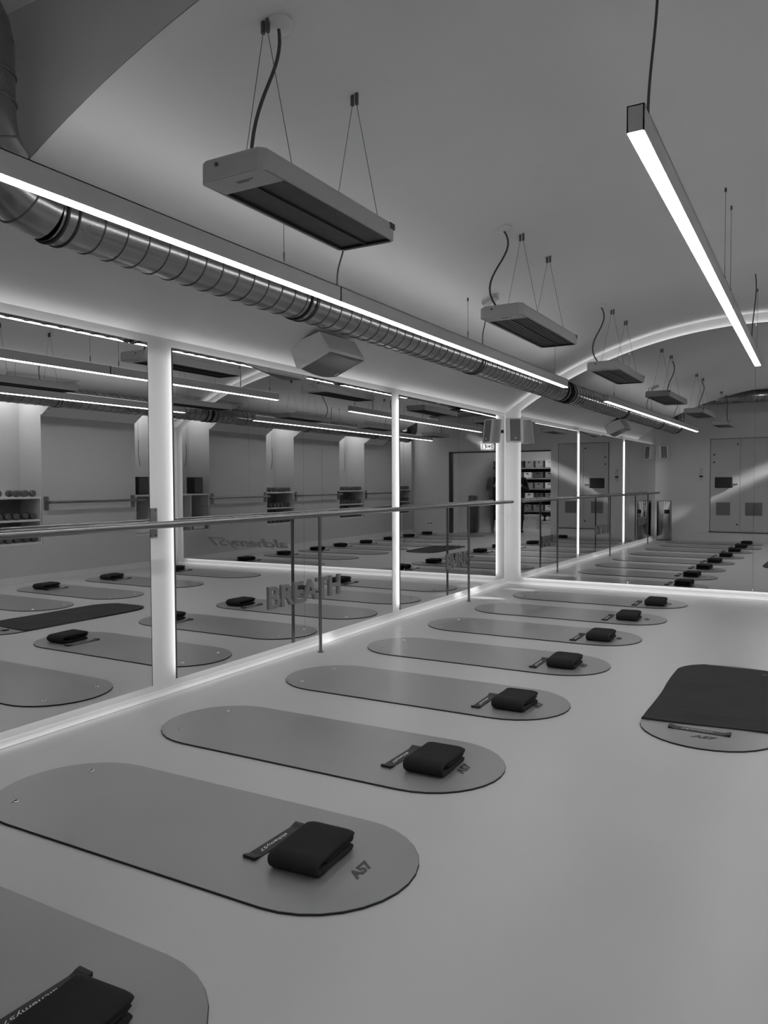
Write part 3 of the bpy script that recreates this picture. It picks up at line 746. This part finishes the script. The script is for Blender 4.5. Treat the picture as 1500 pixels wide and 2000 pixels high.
# low cabinet with a boxed player in the niche by the far mirror
a, b = NICHES[0]; x0, x1 = XR+.012, XR+ND-.005
t = thing('niche_cabinet', 'white open cabinet in the niche next to the far mirror, seen reflected', 'cabinet', (XR+.2, (a+b)/2, NZ0))
MB().box((x0, a+.003, 1.115), (x1, b-.003, 1.141)).build('top_board', 'shelf', t)
MB().box((x0, a+.003, NZ0+.001), (x1, b-.003, NZ0+.03)).build('bottom_board', 'shelf', t)
for y in (a+.003, (a+b)/2+.10, b-.021): MB().box((x0, y, NZ0+.03), (x1, y+.018, 1.115)).build('side_board', 'shelf', t)
t = thing('audio_player', 'dark upright audio player standing on the niche cabinet, seen reflected', 'player', (XR+.16, a+.24, 1.142))
MB().box((XR+.06, a+.11, 1.142), (XR+.22, a+.33, 1.42)).build('case', 'black', t)
MB().box((XR+.055, a+.125, 1.16), (XR+.06, a+.315, 1.405)).build('front_panel', 'box_dark', t)
def crate(t, x0, y0, z0, x1, y1, z1, mt, along='y'):
    th = .008
    MB().box((x0, y0, z0), (x1, y1, z0+th)).build('bottom', mt, t)
    # front with a cut-out hand grip, two small holes
    zg0, zg1 = z0+(z1-z0)*.66, z0+(z1-z0)*.84
    if along == 'y':
        c = (y0+y1)/2; w = (y1-y0)*.18
        f = MB()
        for xx in (x0, x1-th):
            f.box((xx, y0, z0), (xx+th, y1, zg0)); f.box((xx, y0, zg1), (xx+th, y1, z1)); f.box((xx, y0, zg0), (xx+th, c-w, zg1)); f.box((xx, c+w, zg0), (xx+th, y1, zg1))
        f.build('front_and_back', mt, t)
        MB().box((x0, y0, z0), (x1, y0+th, z1)).build('side', mt, t); MB().box((x0, y1-th, z0), (x1, y1, z1)).build('side', mt, t)
    else:
        c = (x0+x1)/2; w = (x1-x0)*.18; f = MB()
        for yy in (y0, y1-th):
            f.box((x0, yy, z0), (x1, yy+th, zg0)); f.box((x0, yy, zg1), (x1, yy+th, z1)); f.box((x0, yy, zg0), (c-w, yy+th, zg1)); f.box((c+w, yy, zg0), (x1, yy+th, zg1))
        f.build('front_and_back', mt, t)
        MB().box((x0, y0, z0), (x0+th, y1, z1)).build('side', mt, t); MB().box((x1-th, y0, z0), (x1, y1, z1)).build('side', mt, t)
t = thing('storage_crate', 'small pale crate inside the niche cabinet, seen reflected', 'crate', (XR+.2, a+.25, NZ0+.03))
crate(t, XR+.06, a+.06, NZ0+.03, XR+.36, a+.36, NZ0+.20, 'box_light')
# loose cords hanging in the niches
for k, nm in ((0, 'niche next to the far mirror'), (1, 'second niche from the far mirror'), (2, 'third niche from the far mirror')):
    a, b = NICHES[k]; y = a+(b-a)*.42; x = XR+.25
    t = thing('hanging_cord', 'thin cord hanging down in the '+nm+', seen reflected', 'cord', (x, y, 1.6), group='cords hanging in the niches')
    MB().tube([(x, y, NZ1-.03), (x+.004, y+.005, 2.3), (x, y+.01, 2.0)], .0025, n=5).build('upper_cord', 'wire', t)
    MB().tube(bezier((x, y+.01, 2.0), (x, y+.012, 1.9), (x-.01, y-.02, 1.8), (x, y+.04, 1.60)), .005, n=6).build('loose_end', 'cord', t)

# ------------------------------------------------------------------ back wall: cupboard doors, controls, bin
Y = YB
t = thing('wall_cupboard', 'flush double-door technical cupboard in the back wall, seen in the far mirror', 'cupboard', (-1.74, Y, .214))
x0, x1, z0, z1 = -2.335, -1.12, .214, 2.242; xm = -1.735
f = MB(); f.box((x0-.012, Y, z0-.012), (x0, Y+.006, z1+.012)); f.box((x1, Y, z0-.012), (x1+.012, Y+.006, z1+.012)); f.box((x0, Y, z1), (x1, Y+.006, z1+.012)); f.box((x0-.03, Y, z0-.035), (x1+.03, Y+.012, z0-.012)); f.build('frame', 'gap', t)
for a, b, nm in ((x0+.004, xm-.004, 0), (xm+.004, x1-.004, 1)):
    d = MB().box((a, Y+.0005, z0+.004), (b, Y+.016, z1-.004)).build('door', 'cabinet', t)
    gx0, gx1 = (-2.215, -1.925) if nm == 0 else (-1.63, -1.29)
    gr = MB().box((gx0, Y+.016, .563), (gx1, Y+.019, .852)).build('vent_grille', 'box_mid', d)
    for k in range(11): MB().box((gx0+.012, Y+.019, .578+k*.0245), (gx1-.012, Y+.022, .590+k*.0245)).build('slat', 'vent', gr) if False else None
    s = MB()
    for k in range(11): s.box((gx0+.012, Y+.019, .578+k*.0245), (gx1-.012, Y+.0215, .590+k*.0245))
    s.build('louvres', 'vent', d)
    if nm == 0:
        for zz in (2.12, .37): MB().cyl((xm-.05, Y+.016, zz), (xm-.05, Y+.026, zz), .018, n=16).build('lock', 'black', d)
        h = MB().cyl((xm-.06, Y+.016, 1.25), (xm-.06, Y+.05, 1.25), .010, n=10).build('handle', 'steel', d)
        MB().rbox((.11, .016, .026), .007, (xm-.10, Y+.055, 1.25), 4).build('lever', 'steel', h)
        for zz in (1.90, 1.735): MB().box((-2.28, Y+.016, zz-.016), (-2.245, Y+.021, zz+.016)).build('key_switch', 'black', d)
t = thing('tablet_screen', 'black tablet screen mounted on the cupboard door, seen in the far mirror', 'screen', (-2.06, Y+.016, 1.17))
MB().rbox((.36, .014, .238), .006, (-2.062, Y+.024, 1.287), 5).build('bezel', 'black', t)
MB().box((-2.225, Y+.031, 1.185), (-1.90, Y+.0325, 1.39)).build('display', 'black', t)
t = thing('wall_thermostat', 'slim wall control with a dark display on the back wall, seen reflected', 'control', (-2.53, Y, 1.37))
MB().rbox((.06, .014, .13), .006, (-2.53, Y+.007, 1.545), 4).build('upper_plate', 'cabinet', t)
MB().box((-2.54, Y+.014, 1.49), (-2.525, Y+.017, 1.55)).build('lit_slot', 'white', t)
MB().box((-2.568, Y, 1.405), (-2.492, Y+.016, 1.445)).build('display', 'black', t)
MB().box((-2.555, Y, 1.33), (-2.505, Y+.010, 1.385)).build('switch', 'cabinet', t)
t = thing('waste_bin', 'tall round brushed-steel waste bin in the back corner, seen in the far mirror', 'bin', (-3.24, .62, 0))
c = (-3.24, .62, 0)
MB().rings([(.0, .004), (.158, .004), (.160, .02), (.160, .875), (.155, .885), (.12, .89), (.115, .875), (.0, .86)], c, 40).build('body', 'bin', t)
MB().rings([(.162, 0), (.164, .018), (.160, .020)], c, 40).build('foot_ring', 'black', t)
m = MB()
for k in range(7):
    a0 = math.radians(38+k*6); a1 = math.radians(38+(k+1)*6)
    m.prism([(a0, .60), (a1, .60), (a1, .69), (a0, .69)], lambda a, z: (c[0]+.160*math.cos(a), c[1]+.160*math.sin(a), z), lambda a, z: (c[0]+.165*math.cos(a), c[1]+.165*math.sin(a), z))
m.build('label_plate', 'black', t)
# downlight in the bay ceiling
t = thing('downlight', 'small round downlight in the ceiling by the back wall, seen reflected', 'light', (-1.35, 1.2, ZH))
MB().cyl((-1.35, 1.2, ZH-.012), (-1.35, 1.2, ZH), .07, n=24).build('ring', 'white', t)
MB().cyl((-1.35, 1.2, ZH-.014), (-1.35, 1.2, ZH-.011), .055, n=24).build('lens', 'lamp', t)
# sliding door, exit sign, socket
d = MB().box((.05, YB-.085, .01), (OX1-.05, YB-.06, OZ-.03)).build('door_1', 'frosted'); struct(d)
MB().box((.08, YB-.06, .95), (.10, YB-.04, 1.25)).build('door_handle', 'steel', d)
t = thing('exit_sign', 'lit exit sign with running figure and arrow above the doorway, seen reflected', 'sign', (.18, Y, 2.16))
MB().box((.0, Y, 2.30), (.36, Y+.05, 2.36)).build('housing', 'cabinet', t)
pl = MB().box((.01, Y+.02, 2.155), (.35, Y+.03, 2.30)).build('sign_plate', 'sign_white', t)
m = MB(); yy = Y+.0305
def sq(a, b): m.box((a[0], yy, a[1]), (b[0], yy+.001, b[1]))
sq((.035, 2.17), (.055, 2.285)); sq((.30, 2.17), (.315, 2.285))                                  # door leaf outlines
m.prism([(.20, 2.27), (.23, 2.285), (.245, 2.265), (.225, 2.25)], lambda x, z: (x, yy, z), lambda x, z: (x, yy+.001, z))
m.prism([(.19, 2.25), (.235, 2.245), (.22, 2.205), (.25, 2.17), (.235, 2.168), (.20, 2.20), (.165, 2.19), (.165, 2.20), (.195, 2.215)], lambda x, z: (x, yy, z), lambda x, z: (x, yy+.001, z))
m.prism([(.08, 2.225), (.12, 2.255), (.12, 2.237), (.155, 2.237), (.155, 2.213), (.12, 2.213), (.12, 2.195)], lambda x, z: (x, yy, z), lambda x, z: (x, yy+.001, z))
m.build('pictogram', 'sign_dark', pl)
t = thing('wall_socket', 'double wall socket low on the back wall by the doorway, seen reflected', 'socket', (1.787, Y, .2))
MB().rbox((.16, .012, .085), .005, (1.787, Y+.006, .245), 4).build('plate', 'white', t)
for dx in (-.037, .037): MB().cyl((1.787+dx, Y+.011, .245), (1.787+dx, Y+.014, .245), .022, n=14).build('outlet', 'box_dark', t)
t = thing('slim_bin', 'slim dark upright bin standing behind the frosted sliding door, seen reflected', 'bin', (.70, YB-.34, 0))
MB().rbox((.28, .24, .86), .05, (.70, YB-.34, .43), 6).build('body', 'bin_dark', t)
MB().rbox((.22, .19, .12), .04, (.70, YB-.34, .92), 5).build('lid', 'bin_dark', t)
MB().box((.65, YB-.246, .915), (.73, YB-.242, .945)).build('badge', 'box_mid', t)

# ------------------------------------------------------------------ hall behind the doorway: shelving with crates, baskets and balls
SX0, SX1, SY0, SY1 = -.75, 1.25, -2.98, -2.55
t = thing('storage_shelving', 'dark open shelving full of crates in the hall, seen through the doorway in the mirror', 'shelf', ((SX0+SX1)/2, (SY0+SY1)/2, 0))
SZ = [.16, .46, .80, 1.10, 1.40, 1.70]
for z in SZ: MB().box((SX0, SY0, z), (SX1, SY1, z+.035)).build('shelf_board', 'box_mid' if z > .2 else 'shelf', t)
for x in (SX0-.02, SX1): MB().box((x, SY0, 0), (x+.02, SY1, 1.735)).build('upright', 'box_dark', t)
MB().box((SX0, SY0-.005, .1), (SX1, SY0+.004, 1.73)).build('back_board', 'box_dark', t)
MB().box((SX0, SY1-.04, 0), (SX1, SY1-.02, .16)).build('plinth', 'shelf', t)
lv = {1: 'lowest', 2: 'second', 3: 'third', 4: 'fourth', 5: 'top'}
for li, z in enumerate(SZ):
    if li == 0: continue
    x = SX0+.06; j = 0
    while x < SX1-.30:
        w = (.26, .30, .24)[(li+j) % 3]; h = .17 if li < 5 else .20
        mt = ('box_light', 'box_mid', 'box_mid', 'box_dark')[(li*2+j) % 4]
        c = thing('storage_crate', {'box_light': 'pale', 'box_mid': 'grey', 'box_dark': 'dark'}[mt]+' crate with hand grip, '+ordn[j]+' along the '+lv[li]+' level of the hall shelving', 'crate', (x+w/2, -2.7, z+.035), group='crates, '+lv[li]+' level, '+mt)
        crate(c, x, SY0+.06, z+.035, x+w, SY1-.02, z+.035+h, mt, 'x')
        x += w+.05; j += 1
for i, (x, r) in enumerate(((-.55, .085), (-.37, .08), (-.05, .085), (.15, .08), (.35, .083))):
    o = MB().sphere((x, SY1-.13, .16+.036+r), r, 18).build('exercise_ball', 'ball')
    tag(o, 'pale exercise ball, '+ordn[i]+' along the bottom board of the hall shelving', 'ball', 'balls on the hall shelving')
# laundry basket beside it
t = thing('laundry_basket', 'pale slatted basket on the hall floor in front of the shelving', 'basket', (.45, -2.1, 0))
bx0, bx1, by0, by1, bh = .25, .62, -2.35, -2.0, .40
MB().box((bx0, by0, 0), (bx1, by1, .02)).build('base', 'box_light', t)
MB().box((bx0-.02, by0-.02, bh-.03), (bx1+.02, by0, bh)).box((bx0-.02, by1, bh-.03), (bx1+.02, by1+.02, bh)).box((bx0-.02, by0, bh-.03), (bx0, by1, bh)).box((bx1, by0, bh-.03), (bx1+.02, by1, bh)).build('rim', 'box_light', t)
for k in range(7):
    x = bx0+(bx1-bx0)*(k+.5)/7
    for yy in (by0, by1-.006): MB().box((x-.013, yy, .02), (x+.013, yy+.006, bh-.03)).build('slat', 'box_light', t)
for k in range(6):
    y = by0+(by1-by0)*(k+.5)/6
    for xx in (bx0, bx1-.006): MB().box((xx, y-.013, .02), (xx+.006, y+.013, bh-.03)).build('slat', 'box_light', t)
t = thing('added_hall_light', 'added flat square ceiling light, unseen, brightening the hall behind the doorway', 'light', (.2, -1.5, 2.6))  # unseen ceiling panel added so the hall shelving reads bright
MB().box((-.1, -1.8, 2.57), (.5, -1.2, 2.6)).build('housing', 'white', t); MB().box((-.07, -1.77, 2.565), (.47, -1.23, 2.572)).build('diffuser', 'lamp', t)

# ------------------------------------------------------------------ the person taking the picture, seen in the corner of the mirrors
def person():
    m = MB()
    c = Vector((.20, -.44, 0)); f = Vector((fw.x, fw.y, 0)).normalized(); s = Vector((f.y, -f.x, 0))     # s: to the figure's right
    def P(a, b, z): return c+s*a+f*b+Vector((0, 0, z))
    def limb(pts):
        for (p, r), (q, r2) in zip(pts, pts[1:]):
            m.cyl(p, q, r, r2, n=16); m.sphere(p, r, 12); m.sphere(q, r2, 12)
    limb([(P(0, 0, .98), .135), (P(0, 0, 1.10), .125), (P(0, -.01, 1.25), .140), (P(0, -.01, 1.37), .130)])
    for sg in (-1, 1): limb([(P(sg*.06, 0, .98), .13), (P(sg*.05, 0, 1.1), .115), (P(sg*.07, -.01, 1.28), .12), (P(sg*.13, -.01, 1.38), .08)])
    limb([(P(0, -.01, 1.40), .06), (P(0, .01, 1.50), .052)])
    m.sphere(P(0, .03, 1.60), .085, 18, (1, 1.12, 1.30)); m.sphere(P(0, .055, 1.545), .06, 14, (1, 1, 1))       # skull, jaw
    m.sphere(P(0, .125, 1.585), .016, 8, (1, 1, 1.6))                                                   # nose
    for sg in (-1, 1): m.sphere(P(sg*.085, .02, 1.585), .02, 8, (.6, .8, 1.5))                          # ears
    hands = []
    ph = Vector((0, 0, CAMZ))-fw*.02-UP*.045
    for sg in (-1, 1):
        sh = P(sg*.165, -.01, 1.385); el = P(sg*.235, .09, 1.12); wr = ph+RT*sg*.075-fw*.07-UP*.05
        limb([(sh, .062), (sh.lerp(el, .5), .056), (el, .047), (el.lerp(wr, .5), .042), (wr, .030)])
        pm = ph+RT*sg*.055-fw*.035-UP*.01; m.cyl(wr, pm, .028, .030, 12); m.sphere(pm, .030, 10)
        hands.append((wr, pm))
        for k, ln in enumerate((.9, 1.0, .95, .8)):                                                      # four fingers behind the phone's edge
            b = pm+UP*(.030-.020*k)-RT*sg*.004; k1 = b+RT*sg*-.004+fw*.030*ln; k2 = k1-RT*sg*.022*ln+fw*.004; k3 = k2-RT*sg*.016*ln-fw*.004
            limb([(b, .0095), (k1, .0088), (k2, .0082), (k3, .0075)])
        b = pm+UP*.022-fw*.008; k1 = b+UP*.026-RT*sg*.012-fw*.004; k2 = k1+UP*.018-RT*sg*.016+fw*.004                 # thumb
        limb([(b, .011), (k1, .010), (k2, .0085)])
    for sg in (-1, 1):
        limb([(P(sg*.085, 0, .95), .10), (P(sg*.09, .01, .70), .085), (P(sg*.09, .015, .50), .062), (P(sg*.09, -.005, .33), .058), (P(sg*.09, -.01, .10), .042)])
        limb([(P(sg*.09, -.03, .045), .043), (P(sg*.095, .08, .038), .037), (P(sg*.10, .15, .030), .028)])
    t = thing('person', 'person in dark clothes holding up a phone in the doorway, reflected in the corner', 'person', (c.x, c.y, 0))
    o = m.build('body', ['coat', 'skin', 'shoe'], t)
    rm = o.modifiers.new('remesh', 'REMESH'); rm.mode = 'VOXEL'; rm.voxel_size = .007
    sm = o.modifiers.new('smooth', 'SMOOTH'); sm.iterations = 4; sm.factor = .5
    bpy.context.view_layer.update()
    me = bpy.data.meshes.new_from_object(o.evaluated_get(bpy.context.evaluated_depsgraph_get())); o.modifiers.clear(); o.data = me
    me.materials.clear(); [me.materials.append(M[k]) for k in ('coat', 'skin', 'shoe')]
    base = Vector(t.location)
    for p in me.polygons:
        q = p.center+base
        near = min((q-w).length for w, pmm in hands); nearp = min((q-pmm).length for w, pmm in hands)
        p.material_index = 1 if q.z > 1.455 or (nearp < .085 and nearp < near+.03) else (2 if q.z < .085 else 0); p.use_smooth = True
    h = MB().sphere(P(0, .005, 1.615), .098, 20, (1, 1.12, 1.18))
    h.v = [Vector(v) for v in h.v]
    for i, v in enumerate(h.v):
        l = v-P(0, .03, 1.60); a = l.dot(f)
        if a > .05 and v.z < 1.66: h.v[i] = v-f*(a-.045)
    h.tube([P(0, -.09, 1.66), P(0, -.115, 1.58), P(0, -.115, 1.48), P(0, -.10, 1.40)], [.07, .075, .065, .03], n=14)
    h.build('hair', 'hair', t)
    for sg in (-1, 1): MB().sphere(P(sg*.032, .113, 1.607), .011, 10).build('eye', 'black', t)
    MB().sphere(P(0, .117, 1.545), .02, 10, (1.3, .4, .35)).build('mouth', 'box_dark', t)
    t = thing('phone', 'black phone held up by the person in the doorway', 'phone', tuple(ph))
    R = Matrix((RT, -fw, UP)).transposed().to_4x4(); R.translation = ph
    MB().rbox((.078, .009, .158), .004, (0, 0, 0), 5, R).build('body', 'black', t)
    MB().box((-.034, .0046, -.072), (.034, .005, .072), R).build('display', 'box_dark', t)
    MB().box((-.034, -.0065, .035), (-.004, -.0045, .068), R).build('lens_block', 'box_dark', t)
person()
for o in bpy.data.objects:
    for k in ('_o',):
        if k in o: del o[k]
